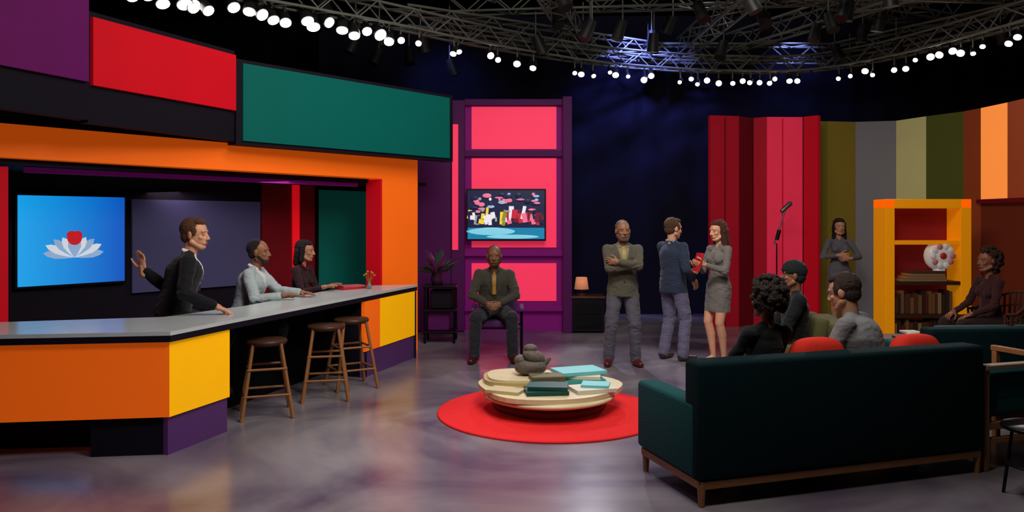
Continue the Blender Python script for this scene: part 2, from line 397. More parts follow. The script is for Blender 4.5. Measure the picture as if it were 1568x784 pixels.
# ---------------------------------------------------------------- sofas
def sofa(name,loc,rz,L=2.18,Dp=.80,H=.86,armh=.61,m1=velvet,m2=velvetD,cush=None):
    b=MB(); aw=.15
    b.box((L/2,.09,(.16+H)/2),(L,.18,H-.16),m2,bevel=.03,seg=3,smooth=True)
    for x in (aw/2,L-aw/2): b.box((x,Dp/2+.03,(.16+armh)/2),(aw+.01,Dp-.06,armh-.16),m1,bevel=.03,seg=3,smooth=True)
    b.box((L/2,Dp/2+.03,.22),(L-.06,Dp-.1,.12),m1,bevel=.02)
    n=3 if L>1.8 else (2 if L>1.2 else 1); cw_=(L-2*aw)/n
    for i in range(n):
        x=aw+cw_*(i+.5)
        b.box((x,Dp/2+.12,.35),(cw_-.01,Dp-.24,.14),m1,bevel=.035,seg=3,smooth=True)
        b.box((x,.24,.62),(cw_-.02,.14,.36),m1,bevel=.05,seg=3,rot=Euler((.12,0,0)),smooth=True)
    b.box((L/2,.03,.13),(L-.04,.035,.05),wood,bevel=.005); b.box((L/2,Dp-.05,.13),(L-.04,.035,.05),wood,bevel=.005)
    for x in (.03,L-.03): b.box((x,Dp/2,.13),(.035,Dp-.06,.05),wood,bevel=.005)
    for x in (.035,L-.035):
        for yy in (.035,Dp-.06): b.cyl((x,yy,0),(x,yy,.13),.018,.026,wood,n=10)
    return b.finish(name,loc,rz)
ang=math.atan2(.303,.953)
sofa('sofa',(1.1,4.6,0),ang)
u=V((.953,.303)); v=V((-.303,.953)); S0=V((1.1,4.6))
def SP(a,c): p=S0+u*a+v*c; return (p.x,p.y)
def pillow(loc,rz,m,sz=.42,tilt=.3):
    b=MB(); b.X=Euler((tilt,0,rz)).to_matrix().to_4x4()
    b.ball((0,0,0),(sz/2,.09,sz/2),m,e=.62,u=28,w=18)
    return b.finish('throw_pillow',loc,0)
rp=M('pillow_red',(205,50,38),.85,.05,bump=.3,bs=150,spec=.1)
p=SP(1.12,.36); pillow((p[0],p[1],.70),ang,rp,.42,-.05)
p=SP(1.93,.34); pillow((p[0],p[1],.70),ang,rp,.40,-.05)
sofa('sofa',(3.45,6.45,0),math.radians(4),L=1.75,H=.80)
olive=M('olive_fabric',(84,84,48),.85,bump=.3,bs=120,var=.1); beige=M('beige_fabric',(170,140,105),.85,bump=.3,bs=120,var=.1)
sofa('armchair',(3.05,7.0,0),math.radians(80),L=.9,Dp=.75,H=.76,armh=.56,m1=olive,m2=olive)
b=MB()
for x in (-.40,.40):
    for yy in (-.30,.30): b.box((x,yy,.36),(.045,.045,.72),wood,bevel=.005)
    b.box((x,0,.30),(.04,.60,.05),wood,bevel=.005); b.box((x,0,.70),(.05,.66,.04),wood,bevel=.005)
for yy in (-.30,.30): b.box((0,yy,.30),(.80,.04,.05),wood,bevel=.005)
b.box((0,-.30,.20),(.8,.03,.04),wood,bevel=.005)
b.box((0,-.30,.70),(.84,.07,.035),M('pale_rail',(150,140,120),.4),bevel=.006)
b.box((0,-.0,.42),(.72,.56,.16),velvet,bevel=.05,seg=3,smooth=True)
b.box((0,-.22,.56),(.72,.12,.22),velvet,bevel=.05,seg=3,smooth=True)
b.finish('wood_frame_chair',(3.50,5.73,0),ang)
b=MB()
b.lathe([(.0,.42),(.20,.42),(.21,.43),(.20,.445),(.0,.445)],(0,0,0),metal,n=36)
for k in range(3):
    a=k*2.09+.4; b.cyl((.19*math.cos(a),.19*math.sin(a),0),(.14*math.cos(a),.14*math.sin(a),.42),.01,.01,metal,n=8)
b.lathe([(.175,.2),(.185,.2),(.185,.21),(.175,.21)],(0,0,0),metal)
b.finish('side_table',(3.22,4.78,0))
b=MB()
b.box((0,0,.42),(1.3,.6,.05),woodD,bevel=.01)
for x in (-.58,.58):
    for yy in (-.24,.24): b.cyl((x,yy,0),(x,yy,.4),.022,.026,woodD,n=10)
for k in range(16): b.box((random.uniform(-.5,.5),random.uniform(-.2,.2),.455+.02*(k%3)),(random.uniform(.15,.28),random.uniform(.12,.2),.02),[bm_[k%5],beige,pc,olive][k%4],rz=random.uniform(-.6,.6))
b.finish('magazine_table',(4.5,8.38,0))
wk=M('wicker',(84,52,34),.7,bump=.6,bs=60,var=.3,vs=20)
def wicker(name,loc,rz):
    b=MB()
    b.box((0,0,.41),(.62,.6,.08),wk,bevel=.02)
    n=22
    for i in range(n):
        a=math.radians(-20)+math.radians(220)*i/(n-1)
        x=.33*math.cos(a); yy=-.02-.33*math.sin(a)
        top=.66+.22*max(0,math.sin(a)); b.cyl((x*.9,yy*.9,.42),(x,yy,top),.013,.013,wk,n=6)
        if i<n-1:
            a2=a+math.radians(220)/(n-1)
            for f in (0,.33,.66,1):
                z1=.44+(top-.44)*f; t2=.66+.22*max(0,math.sin(a2)); z2=.44+(t2-.44)*f; k=.9+.1*f
                b.cyl((x*k,yy*k,z1),(.33*k*math.cos(a2),(-.02-.33*math.sin(a2))*k,z2),.016 if f==1 else .01,.016 if f==1 else .01,wk,n=6)
    for x in (-.26,.26):
        for yy in (-.24,.24): b.cyl((x,yy,0),(x,yy,.4),.018,.02,woodD,n=8)
    return b.finish(name,loc,rz)
wicker('wicker_chair',(5.50,8.95,0),math.radians(95))

pv=M('violet_fabric',(84,42,98),.8,bump=.3,bs=120)
b=MB()
b.box((0,0,.42),(.5,.48,.09),pv,bevel=.03,seg=3,smooth=True)
b.box((0,-.25,.68),(.5,.07,.5),pv,bevel=.03,seg=3,rot=Euler((.1,0,0)),smooth=True)
for x in (-.3,.3):
    b.box((x,.0,.6),(.06,.5,.05),pv,bevel=.02,seg=2); b.cyl((x,.2,.0),(x,.2,.58),.016,.016,metal,n=8); b.cyl((x,-.22,0),(x,-.22,.58),.016,.016,metal,n=8)
for yy in (-.2,.2): b.cyl((-.3,yy,.37),(.3,yy,.37),.014,.014,metal,n=8)
b.finish('armchair_violet',(-.18,9.85,0),math.pi)

b=MB()
for x in (-.2,.2):
    for yy in (-.2,.2): b.cyl((x,yy,0),(x,yy,.78),.016,.016,metal,n=8)
for z in (.78,.45,.15): b.box((0,0,z),(.46,.46,.03),metal,bevel=.005)
b.box((-.02,0,.3),(.3,.3,.26),plumD,bevel=.02); b.box((.02,0,.6),(.3,.28,.26),navy,bevel=.02)
b.finish('plant_stand',(-1.0,11.0,0))
b=MB(); b.lathe([(.0,0),(.07,0),(.09,.08),(.075,.16),(.08,.17),(.0,.16)],(0,0,0),M('pot_dark',(60,30,60),.4))
lf=[M('leaf_purple',(130,46,110),.6,.05),M('leaf_green',(34,80,52),.6,.03)]
for k in range(70):
    a=random.uniform(0,6.28); e=random.uniform(.1,1.4); L=random.uniform(.15,.42)
    tip=V((math.cos(a)*math.cos(e)*L,math.sin(a)*math.cos(e)*L,.16+math.sin(e)*L)); base=V((0,0,.15))
    mid=(base+tip)/2+V((0,0,.03)); sd_=V((-math.sin(a),math.cos(a),0))*.034
    b.add([base,mid+sd_,tip,mid-sd_],[[0,1,2,3]],lf[k%2])
b.finish('potted_plant',(-1.05,11.0,.795))
b=MB(); b.box((0,0,.27),(.5,.42,.50),navy,bevel=.01); b.box((0,-.215,.36),(.42,.012,.16),metal); b.box((0,-.215,.16),(.42,.012,.16),metal)
b.box((0,0,.535),(.54,.46,.03),woodD,bevel=.006); b.finish('side_cabinet',(1.14,12.0,0))
b=MB(); b.cyl((0,0,0),(0,0,.03),.07,.07,woodD); b.cyl((0,0,.03),(0,0,.12),.015,.015,woodD)
b.lathe([(.11,.10),(.085,.28),(.08,.28),(.105,.10)],(0,0,0),M('lamp_shade',(220,140,100),.6,.35)); b.finish('table_lamp',(1.06,11.95,.55))

# ---------------------------------------------------------------- overhead rig
steel=M('rig_steel',(104,108,98),.5,metal=.2,var=.3)
def truss(b,pts,w=.22,r=.016):
    pts=[V(p) for p in pts]
    for k in range(len(pts)-1):
        p,q=pts[k],pts[k+1]; d=(q-p); L=d.length; d.normalize(); sd_=d.cross(V((0,0,1))).normalized()*w/2; up=V((0,0,w/2))
        for s1 in (-1,1):
            for s2 in (-1,1): b.cyl(p+sd_*s1+up*s2,q+sd_*s1+up*s2,r,r,steel,n=6)
        n=max(1,round(L/w/1.2))
        for i in range(n):
            a=p+d*L*i/n; c=p+d*L*(i+1)/n; g=1 if i%2 else -1
            for s1 in (-1,1):
                b.cyl(a+sd_*s1-up*g,c+sd_*s1+up*g,r*.6,r*.6,steel,n=5)
                b.cyl(a-sd_*g+up*s1,c+sd_*g+up*s1,r*.6,r*.6,steel,n=5)
ring=[(-4.4,7.3,4.0),(-3.56,8.3,4.0),(-2.54,9.14,4.0),(-1.54,10.0,4.0),(-.4,11.1,4.0),(1.19,12.3,4.0),(2.63,12.9,4.0),(3.75,13.1,4.0),(4.95,13.0,4.0),(5.8,11.9,4.0),(6.28,10.5,4.0),(6.5,9.4,4.0),(6.5,8.4,4.0)]
def resample(pts,n):
    out=[];m=len(pts)
    for i in range(n+1):
        t=i/n*(m-1); k=min(int(t),m-2); f=t-k
        P0=V(pts[max(k-1,0)]);P1=V(pts[k]);P2=V(pts[k+1]);P3=V(pts[min(k+2,m-1)])
        out.append(.5*((2*P1)+(P2-P0)*f+(2*P0-5*P1+4*P2-P3)*f*f+(3*P1-P0-3*P2+P3)*f**3))
    return out
rs=resample(ring,60)
b=MB(); truss(b,[p+V((0,0,.30)) for p in rs[::2]],.24,.018)
for pts in ([(-3,6.2,4.7),(1.5,9.5,4.7),(6.5,10.2,4.7)],[(-2,7.6,5.0),(7,12.3,5.0)],[(0,8,4.75),(1.2,13.8,4.75)],[(3.2,8,4.7),(3.0,13.6,4.7)],[(6.6,7,4.75),(3.8,13.5,4.75)],[(-1,12,5.0),(8,11,5.0)],[(-6,9,5.0),(8,9,5.0)],[(1,8.2,4.7),(6.5,13,5.1)],[(8,8,4.6),(1,10.8,4.9)],[(-1.5,10.8,4.5),(2.5,13.4,4.55),(5.4,13.2,4.5),(7.2,10.2,4.5)]):
    truss(b,pts,.28,.02)
fxm=M('fixture_dark',(40,40,40),.5,metal=.4)
for i in range(60):
    x=random.uniform(-2.5,7);yy=random.uniform(8.2,13.4);z=random.uniform(4.35,5.0)
    if yy<9 and z<4.5: z=4.7
    d=V((random.uniform(-.5,.5),random.uniform(-.6,.4),-1)).normalized()
    b.cyl((x,yy,z),V((x,yy,z))+d*.28,.07,.09,fxm,n=12); b.cyl((x,yy,z),(x,yy,z+.35),.01,.01,steel,n=6)
b.finish('lighting_truss')
b=MB(); lampE=M('lamp_lens',(255,246,236),.3,14); canm=M('lamp_can',(30,30,32),.5,metal=.3)
rs2=resample(ring,92)
skip={0,2,26,27,35,36,45,46,61,62}
for i,p in enumerate(rs2):
    if i in skip or random.random()<.05: continue
    near=i<24
    tgt=V((.8+random.uniform(-1.2,1.2),5.5,.0)); d=(tgt-p+V((random.uniform(-2.5,2.5),0,-random.uniform(0,5.5)))).normalized()
    p=p+V((random.uniform(-.06,.06),random.uniform(-.06,.06),random.uniform(-.03,.08))); r=random.uniform(.055,.082) if near else random.uniform(.030,.052)
    L=.2 if near else .13
    b.cyl(p-d*L,p+d*.02,r*.8,r*1.15,canm,n=14)
    b.cyl(p+d*.021,p+d*.03,r,r,lampE,n=14)
    b.cyl(p-d*L*.5,V((p.x,p.y,4.2)),.012,.012,steel,n=6)
b.finish('stage_lights')

# ================================================================= PEOPLE
def ik(a,t,l1,l2,pole):
    a=V(a);t=V(t);d=t-a;L=d.length
    if L>(l1+l2)*.995: t=a+d.normalized()*(l1+l2)*.995; d=t-a; L=d.length
    x=(l1*l1-l2*l2+L*L)/(2*L); h=math.sqrt(max(0,l1*l1-x*x)); dn=d.normalized()
    p=V(pole); p=p-dn*p.dot(dn); p=p.normalized() if p.length>1e-5 else dn.orthogonal()
    return a+dn*x+p*h, t

def getco(me):
    n=len(me.vertices); c=np.empty(n*3,dtype=np.float32); me.vertices.foreach_get('co',c)
    nn=np.array([tuple(x.vector) for x in me.vertex_normals]) if n else np.zeros((0,3))
    return c.reshape(-1,3).astype(float),nn
def setco(me,c):
    me.vertices.foreach_set('co',c.astype(np.float32).ravel()); me.update()

def remesh(mb,name,vox,smooth=2,noise_amp=0,noise_s=60):
    tmp=bpy.data.objects.new('tmp',mb.mesh('tmp'))
    ts=bpy.data.scenes.get('tmpscene') or bpy.data.scenes.new('tmpscene')
    ts.collection.objects.link(tmp)
    r=tmp.modifiers.new('r','REMESH'); r.mode='VOXEL'; r.voxel_size=vox; r.use_smooth_shade=True
    if smooth:
        s_=tmp.modifiers.new('s','SMOOTH'); s_.factor=.5; s_.iterations=smooth
    vl=ts.view_layers[0]; vl.update(); dg=vl.depsgraph; dg.update()
    me=bpy.data.meshes.new_from_object(tmp.evaluated_get(dg)); me.name=name
    bpy.data.objects.remove(tmp)
    if noise_amp:
        c,nn=getco(me)
        k=np.array([noise.noise(V(x)*noise_s) for x in c])
        setco(me,c+nn*(k*noise_amp)[:,None])
    me.materials.clear()
    me.polygons.foreach_set('use_smooth',[True]*len(me.polygons))
    return me

def hand_mesh(mb,wr,d,n,side,curl,sk,spread=1.0):
    d=V(d).normalized(); n=V(n); n=(n-d*n.dot(d)).normalized(); up=-n; s=d.cross(up)
    X=Matrix((( s.x,d.x,up.x,wr.x),(s.y,d.y,up.y,wr.y),(s.z,d.z,up.z,wr.z),(0,0,0,1)))
    old=mb.X; mb.X=X
    mb.cap((0,-.04,0),(0,.02,0),.027,.026,sk)
    mb.cap((0,.015,0),(0,.075,0),.018,.016,sk,side=(1,0,0),wide=2.25)
    L=[.072,.082,.076,.058]
    for i in range(4):
        x=(.032-.0215*i)*side; base=V((x,.078-.006*(i==3),0)); ang_=-curl*.5; sp=(.032-.0215*i)*side*2.2*spread
        p=base; l=L[i]
        for j,(f,rr) in enumerate(((.45,.0092),(.31,.0084),(.24,.0075))):
            q=p+V((sp*.5,math.cos(ang_),math.sin(ang_))).normalized()*l*f
            mb.cap(p,q,rr,rr*.93,sk,n=8); p=q; ang_-=curl*(.9+.15*i)
    p0=V((.026*side,.02,-.004)); p1=p0+V((.03*side,.026,-.012)); p2=p1+V((.012*side,.03,-.012)); p3=p2+V((.0,.024,-.010-curl*.01))
    mb.cap(p0,p1,.014,.011,sk,n=8); mb.cap(p1,p2,.011,.010,sk,n=8); mb.cap(p2,p3,.010,.008,sk,n=8)
    mb.X=old

def person(name,loc,yaw,scale=1.0,sit=None,lean=0,twist=0,wristR=None,wristL=None,poleR=(.6,-.7,-.6),poleL=(-.6,-.7,-.6),
           hR=None,hL=None,curl=.35,ankR=None,ankL=None,look=(0,0),skin=(150,100,75),hair='short',hairc=(40,28,22),
           top=(60,60,60),bottom=(70,70,80),shoe=(40,20,18),shirt=None,tie=None,dress=None,beard=False,female=False,
           legs='trousers',toes=None,jacket=True,world=False,collar=None,lapel=True,spread=1.0,bulk=1.0):
    rt=bpy.data.objects.new(name,None); COL.objects.link(rt); rt.location=loc; rt.rotation_euler=(0,0,yaw); rt.scale=(scale,)*3; rt.empty_display_size=.2
    Rm=Matrix.Rotation(-yaw,3,'Z')
    def W(p): return (Rm@(V(p)-V(loc)))/scale
    sk=M('skin_'+name,skin,.5,var=.12,vs=14,spec=.4,sss=.12,bump=.08,bs=160); tp=M('top_'+name,top,.85,bump=.25,bs=60,var=.2,vs=14,spec=.2,sheen=.1); bt=M('bottom_'+name,bottom,.85,bump=.25,bs=60,var=.2,vs=14,spec=.2,sheen=.1)
    sh=M('shoe_'+name,shoe,.35); hc=M('hair_'+name,hairc,.6,bump=.8,bs=160,var=.35,vs=50)
    Pz=.95 if sit is None else sit/scale+.105
    pel=V((0,0,Pz)); LM=Matrix.Rotation(-lean,3,'X')@Matrix.Rotation(twist,3,'Z')
    def up(x,y,z): return pel+LM@V((x,y,z))
    sw=.150 if female else .180
    che=up(0,.0,.33); nk=up(0,-.012,.49)
    hd=nk+ (LM@V((0,.02,.152))*.6+V((0,.03,.152))*.4)
    sR=up(sw,-.005,.425); sL=up(-sw,-.005,.425)
    if wristR is None: wristR=(.25,.06,Pz-.07)
    elif world: wristR=W(wristR)
    if wristL is None: wristL=(-.25,.06,Pz-.07)
    elif world: wristL=W(wristL)
    eR,wR=ik(sR,wristR,.285,.255,poleR); eL,wL=ik(sL,wristL,.285,.255,poleL)
    hpR=pel+V((.09,0,-.03)); hpL=pel+V((-.09,0,-.03))
    if sit is None:
        aR=V(ankR or (.11,-.02,.085)); aL=V(ankL or (-.11,-.02,.085))
    else:
        aR=V(ankR or (.12,.42,.085)); aL=V(ankL or (-.12,.42,.085))
    pl=(0,1,.0) if sit is None else (0,.5,1)
    kR,aR=ik(hpR,aR,.43,.42,V(pl)+V((.12,0,0))); kL,aL=ik(hpL,aL,.43,.42,V(pl)+V((-.12,0,0)))
    side=LM@V((1,0,0))
    S=[];body=MB(); dm=sk
    def seg(p0,p1,r0,r1,tag,wide=1,sd=None):
        body.cap(p0,p1,r0,r1,dm,side=sd,wide=wide,n=18); S.append((V(p0),V(p1),r0*(1+.5*(wide-1)),r1*(1+.5*(wide-1)),tag))
    T='top'
    wst=up(0,0,.16)
    if female:
        seg(pel,wst,.108,.088,T,1.38,side); seg(wst,che,.086,.098,T,1.28,side)
        for sx_ in (-1,1): seg(up(sx_*.068,.06,.30),up(sx_*.062,.05,.33),.055,.05,T)
        seg(che,up(0,-.015,.405),.096,.07,T,1.35,side)
    else:
        q_=bulk
        seg(pel,wst,.118*q_,.116*q_,T,1.40,side); seg(wst,che,.116*q_,.13*q_,T,1.36,side); seg(che,up(0,-.015,.39),.126*q_,.09,T,1.38,side)
    shr=.044 if female else .058
    seg(sR,sL,shr,shr,T)
    for sx_ in (-1,1):
        seg(up(sx_*sw*.85,-.01,.432),nk+LM@V((sx_*.02,0,-.02)),.04 if not female else .034,.052 if not female else .040,T)
    k=.76 if female else 1.0
    for (s_,e_,w_) in ((sR,eR,wR),(sL,eL,wL)):
        seg(s_,e_,.066*k,.054*k,'arm'); seg(e_,w_+(e_-w_).normalized()*.03,.054*k,.042*k,'arm')
    hz_=None
    if jacket and not dress and not female:
        hz_=-.13 if sit is None else -.04
        body.ecyl(up(0,0,.18),up(0,.0,hz_),.162,.125,.185,.143,dm,side); S.append((up(0,0,.18),up(0,0,hz_+.03),.145,.165,T))
    lt='bottom' if legs=='trousers' else 'skin'
    for (h_,k_,a_) in ((hpR,kR,aR),(hpL,kL,aL)):
        if legs=='trousers':
            seg(h_,k_,.100 if not female else .092,.076,lt); seg(k_,a_+(k_-a_).normalized()*.0,.074,.066,lt)
        else:
            c_=k_*.62+a_*.38+V((0,-.014,0))
            seg(h_,k_,.088,.054,lt); seg(k_,c_,.051,.053,lt); seg(c_,a_,.051,.030,lt)
    if legs=='trousers' and not dress: seg(hpR,hpL,.10,.10,lt)
    if dress:
        z0,hem,wd=dress
        body.ecyl(up(0,0,.10),V((0,.0,Pz-.06)),.135,.10,.172,.125,dm,(1,0,0)); body.ecyl(V((0,.0,Pz-.06)),V((0,.01,hem)),.172,.125,wd,wd*.74,dm,(1,0,0))
    for i,a_ in enumerate((aR,aL)):
        sx_=1 if i==0 else -1
        tdir=V((.22*sx_,1,0)).normalized() if toes is None else V(toes[i]).normalized()
        if female:
            seg(a_+V((0,0,-.02)),a_+tdir*.13+V((0,0,-.06)),.030,.024,'shoe',1.1,tdir.cross(V((0,0,1))))
            seg(a_-tdir*.03+V((0,0,-.04)),a_-tdir*.03+V((0,0,-.075)),.022,.012,'shoe')
        else:
            seg(a_-tdir*.02+V((0,0,-.04)),a_+tdir*.16+V((0,0,-.05)),.046,.036,'shoe',1.15,tdir.cross(V((0,0,1))))
            seg(a_+V((0,0,-.02)),a_+tdir*.07+V((0,0,-.04)),.042,.04,'shoe')
    me=remesh(body,name+'_body',.009,4)
    keys=['top','bottom','skin','shoe','shirt','tie']
    mats={'top':tp,'bottom':bt,'skin':sk,'shoe':sh,'shirt':M('shirt_'+name,shirt or (200,200,200),.8),'tie':M('tie_'+name,tie or (60,60,60),.6)}
    for kx in keys: me.materials.append(mats[kx])
    nP=len(me.polygons); C=np.empty(nP*3,dtype=np.float32); me.polygons.foreach_get('center',C); C=C.reshape(-1,3).astype(float)
    tags=['top','bottom','skin','shoe','arm']
    def classify(C):
        best=np.full(len(C),1e9); lab=np.zeros(len(C),dtype=int)
        for (a,b_,r0,r1,tg_) in S:
            a=np.array(a);bb=np.array(b_);ab=bb-a;L2_=ab.dot(ab)
            t=np.clip(((C-a)@ab)/L2_,0,1) if L2_>1e-9 else np.zeros(len(C))
            d_=np.linalg.norm(C-(a+t[:,None]*ab),axis=1)-(r0+(r1-r0)*t)
            m_=d_<best; best[m_]=d_[m_]; lab[m_]=tags.index(tg_)
        Rn=np.array(LM.inverted()); Qc=(C-np.array(pel))@Rn.T
        out=np.zeros(len(C),dtype=int)
        out[lab==1]=1; out[lab==2]=2; out[lab==3]=3; arm=lab==4
        if hz_ is not None and sit is None:
            nf=~arm&(lab!=3); out[nf&(Qc[:,2]>hz_+.004)]=0; out[nf&(Qc[:,2]<=hz_+.004)]=1
        if dress:
            nf=~arm&(lab!=3); out[nf&(C[:,2]>dress[1]+.003)]=0; out[nf&(C[:,2]<=dress[1]+.003)]=2
        if shirt is not None:
            f_=(out==0)&~arm&(Qc[:,1]>.03)&(Qc[:,2]>.16)
            out[f_&(np.abs(Qc[:,0])<(Qc[:,2]-.16)*.24)]=4
            if tie is not None: out[f_&(np.abs(Qc[:,0])<.024)&(Qc[:,2]>.17)]=5
        return out
    out=classify(C)
    me.polygons.foreach_set('material_index',out.astype(np.int32))
    c,nn=getco(me); vo=classify(c)
    J=[np.array(x) for x in (eR,eL,kR,kL,wst,hpR,hpL)]
    jd=np.min(np.array([np.linalg.norm(c-j,axis=1) for j in J]),axis=0); jw=np.clip(1-jd/.16,0,1)
    amp=np.where(vo<2,1.0,0.0)
    f1=np.array([noise.noise(V((x[0]*8,x[1]*8,x[2]*15))) for x in c]); f2=np.array([1-abs(noise.noise(V((x[0]*13+5,x[1]*13,x[2]*30))))*2 for x in c])
    setco(me,c+nn*((f1*.006+(f2-.6)*(.003+.008*jw))*amp)[:,None])
    c,nn=getco(me); fz=min(aR.z,aL.z)-.085; c[:,2]=np.maximum(c[:,2],fz+.001); setco(me,c)
    ob=bpy.data.objects.new('body',me); COL.objects.link(ob); ob.parent=rt
    if not dress and lapel:
        g=MB()
        if shirt is not None or collar:
            cm=mats['shirt'] if shirt is not None else mats['tie']
            for sx_ in (-1,1):
                g.cap(nk+LM@V((sx_*.052,-.03,.005)),nk+LM@V((sx_*.05,.04,-.012)),.016,.014,cm,side=(0,0,1),wide=1.3,n=10)
                g.cap(nk+LM@V((sx_*.05,.04,-.012)),nk+LM@V((sx_*.014,.078,-.045)),.013,.008,cm,n=10)
            g.cap(nk+LM@V((-.045,-.048,.012)),nk+LM@V((.045,-.048,.012)),.016,.016,cm,n=10)
        if shirt is not None and not female:
            for sx_ in (-1,1):
                g.cap(up(sx_*.074,.045,.445),up(sx_*.072,.108,.34),.013,.017,tp,side=side,wide=1.8,n=10)
                g.cap(up(sx_*.072,.108,.34),up(sx_*.010,.128,.17),.017,.008,tp,side=side,wide=1.5,n=10)
            if tie is not None:
                g.ball(up(0,.082,.435),(.017,.014,.018),mats['tie']); g.cap(up(0,.092,.42),up(0,.138,.22),.012,.018,mats['tie'],side=side,wide=1.5,n=10)
            for z in (.14,.06): g.ball(up(0,.142 if z>.1 else .146,z),(.008,.005,.008),mats['shoe'],u=8,w=6)
        if len(g.bm.verts): g.finish('collar_and_lapels',parent=rt)
        else: g.bm.free()
    hm=MB()
    dR=(wR-eR).normalized(); dL=(wL-eL).normalized()
    a1=hR or (dR,V((-1,0,0))); a2=hL or (dL,V((1,0,0)))
    hand_mesh(hm,wR,a1[0] if a1[0] is not None else dR,a1[1],-1,curl,sk,spread); hand_mesh(hm,wL,a2[0] if a2[0] is not None else dL,a2[1],1,curl,sk,spread)
    mh=remesh(hm,name+'_hands',.0032,1); mh.materials.append(sk)
    ob=bpy.data.objects.new('hands',mh); COL.objects.link(ob); ob.parent=rt
    HR=Euler((look[1],0,look[0])).to_matrix(); HX=Matrix.Translation(hd)@HR.to_4x4()
    HX=HX@Matrix.Scale(1.05,4)
    fw=.93 if female else 1.0
    h=MB(); h.cap(nk+V((0,0,-.04)),hd+HR@V((0,-.02,-.05)),.056 if not female else .045,.054 if not female else .044,sk)
    h.X=HX
    h.ball((0,-.012,.03),(.077,.098,.092),sk); h.ball((0,.014,-.030),(.063*fw,.078,.080),sk); h.ball((0,.052,-.088),(.034*fw,.032,.026),sk)
    h.cap((-.034,.068,.031),(.034,.068,.031),.016,.016,sk); h.cap((0,.082,.018),(0,.103,-.024),.008,.0125,sk)
    for sx_ in (-1,1):
        h.ball((sx_*.012,.093,-.029),(.008,.009,.007),sk); h.ball((sx_*.038,.056,-.018),(.021,.024,.020),sk)
        h.ball((sx_*.078,-.012,-.002),(.010,.02,.031),sk,rot=Euler((0,0,-sx_*.35))); h.cap((sx_*.058,.0,-.055),(sx_*.026,.05,-.088),.022,.022,sk)
    h.cap((-.018,.078,-.060),(.018,.078,-.060),.012,.012,sk)
    mh=remesh(h,name+'_head',.004,2); mh.materials.append(sk)
    ob=bpy.data.objects.new('head',mh); COL.objects.link(ob); ob.parent=rt
    f=MB(); f.X=HX; ew=M('eye_white',(150,145,140),.4); ei=M('iris_dark',(24,16,12),.3)
    lc=(int(skin[0]*.82),int(skin[1]*.58),int(skin[2]*.58)); lp=M('lips_'+name,lc,.5)
    for sx_ in (-1,1):
        f.ball((sx_*.031,.0742,.005),(.0112,.0086,.0048),ew,u=14,w=8); f.ball((sx_*.031,.0792,.005),(.0056,.0045,.0048),ei,u=10,w=6)
        f.cap((sx_*.019,.0800,.0105),(sx_*.042,.0745,.0095),.0035,.003,sk,n=8)
        f.cap((sx_*.018,.0830,.029),(sx_*.046,.0730,.028),.004,.003,hc,n=8)
    f.cap((-.021,.085,-.059),(0,.0915,-.057),.003,.0045,lp,n=8); f.cap((.021,.085,-.059),(0,.0915,-.057),.003,.0045,lp,n=8); f.cap((-.013,.088,-.065),(.013,.088,-.065),.0045,.0045,lp,n=8)
    f.finish('face_features',parent=rt)
    g=MB(); g.X=HX; na=.004
    if hair=='crop':
        g.ball((0,-.032,.045),(.0815,.0935,.0875),hc); g.ball((0,-.05,-.012),(.071,.055,.055),hc); na=.003
    elif hair!='bald':
        g.ball((0,-.030,.046),(.083,.094,.090),hc); g.ball((0,-.05,-.012),(.073,.06,.062),hc)
        if hair=='short':
            g.ball((0,.022,.098),(.062,.052,.032),hc)
            for sx_ in (-1,1): g.ball((sx_*.07,.008,.03),(.014,.03,.04),hc)
        if hair in('long','bob'):
            ln=-.24 if hair=='long' else -.13
            g.ball((0,.01,.085),(.068,.065,.045),hc)
            g.cap((0,-.065,0),(0,-.085,ln),.055,.045,hc,side=(1,0,0),wide=1.6)
            for sx_ in (-1,1): g.cap((sx_*.068,-.005,.05),(sx_*.086,-.01,ln+.03),.028,.026,hc,n=10)
            na=.007
        if hair in('curly','bigcurly','afro'):
            big={'curly':1.0,'bigcurly':1.15,'afro':1.22}[hair]
            rr=random.Random(3)
            for i in range(190 if hair=='afro' else 110):
                d_=V((rr.gauss(0,1),rr.gauss(0,1),rr.gauss(0,1))).normalized()
                if d_.y>.35 and d_.z<.55: continue
                if d_.z<-.75: continue
                c=V((d_.x*.088*big,-.03+d_.y*.1*big,.035+d_.z*.1*big)); g.ball(c,rr.uniform(.014,.024)*(1.15 if big>1.2 else 1),hc,u=8,w=6)
            if big>1.2: g.ball((0,-.035,.045),(.1,.1,.1),hc)
            if hair=='bigcurly':
                for i in range(40): g.ball((rr.uniform(-.1,.1),rr.uniform(-.12,-.03),rr.uniform(-.11,.02)),rr.uniform(.02,.03),hc,u=8,w=6)
            na=.008
        if hair=='cap':
            g.ball((0,-.01,.06),(.09,.105,.085),hc); g.cap((-.04,.09,.055),(.04,.09,.055),.012,.012,hc)
    else:
        g.ball((0,-.036,.042),(.080,.0925,.0845),hc)
        na=.001
    if beard:
        g.cap((-.062,.012,-.045),(-.03,.058,-.092),.020,.021,hc); g.cap((.062,.012,-.045),(.03,.058,-.092),.020,.021,hc); g.cap((-.028,.062,-.094),(.028,.062,-.094),.024,.024,hc)
    mh=remesh(g,name+'_hair',.0045,1,na,70); mh.materials.append(hc)
    ob=bpy.data.objects.new('hair',mh); COL.objects.link(ob); ob.parent=rt
    return rt

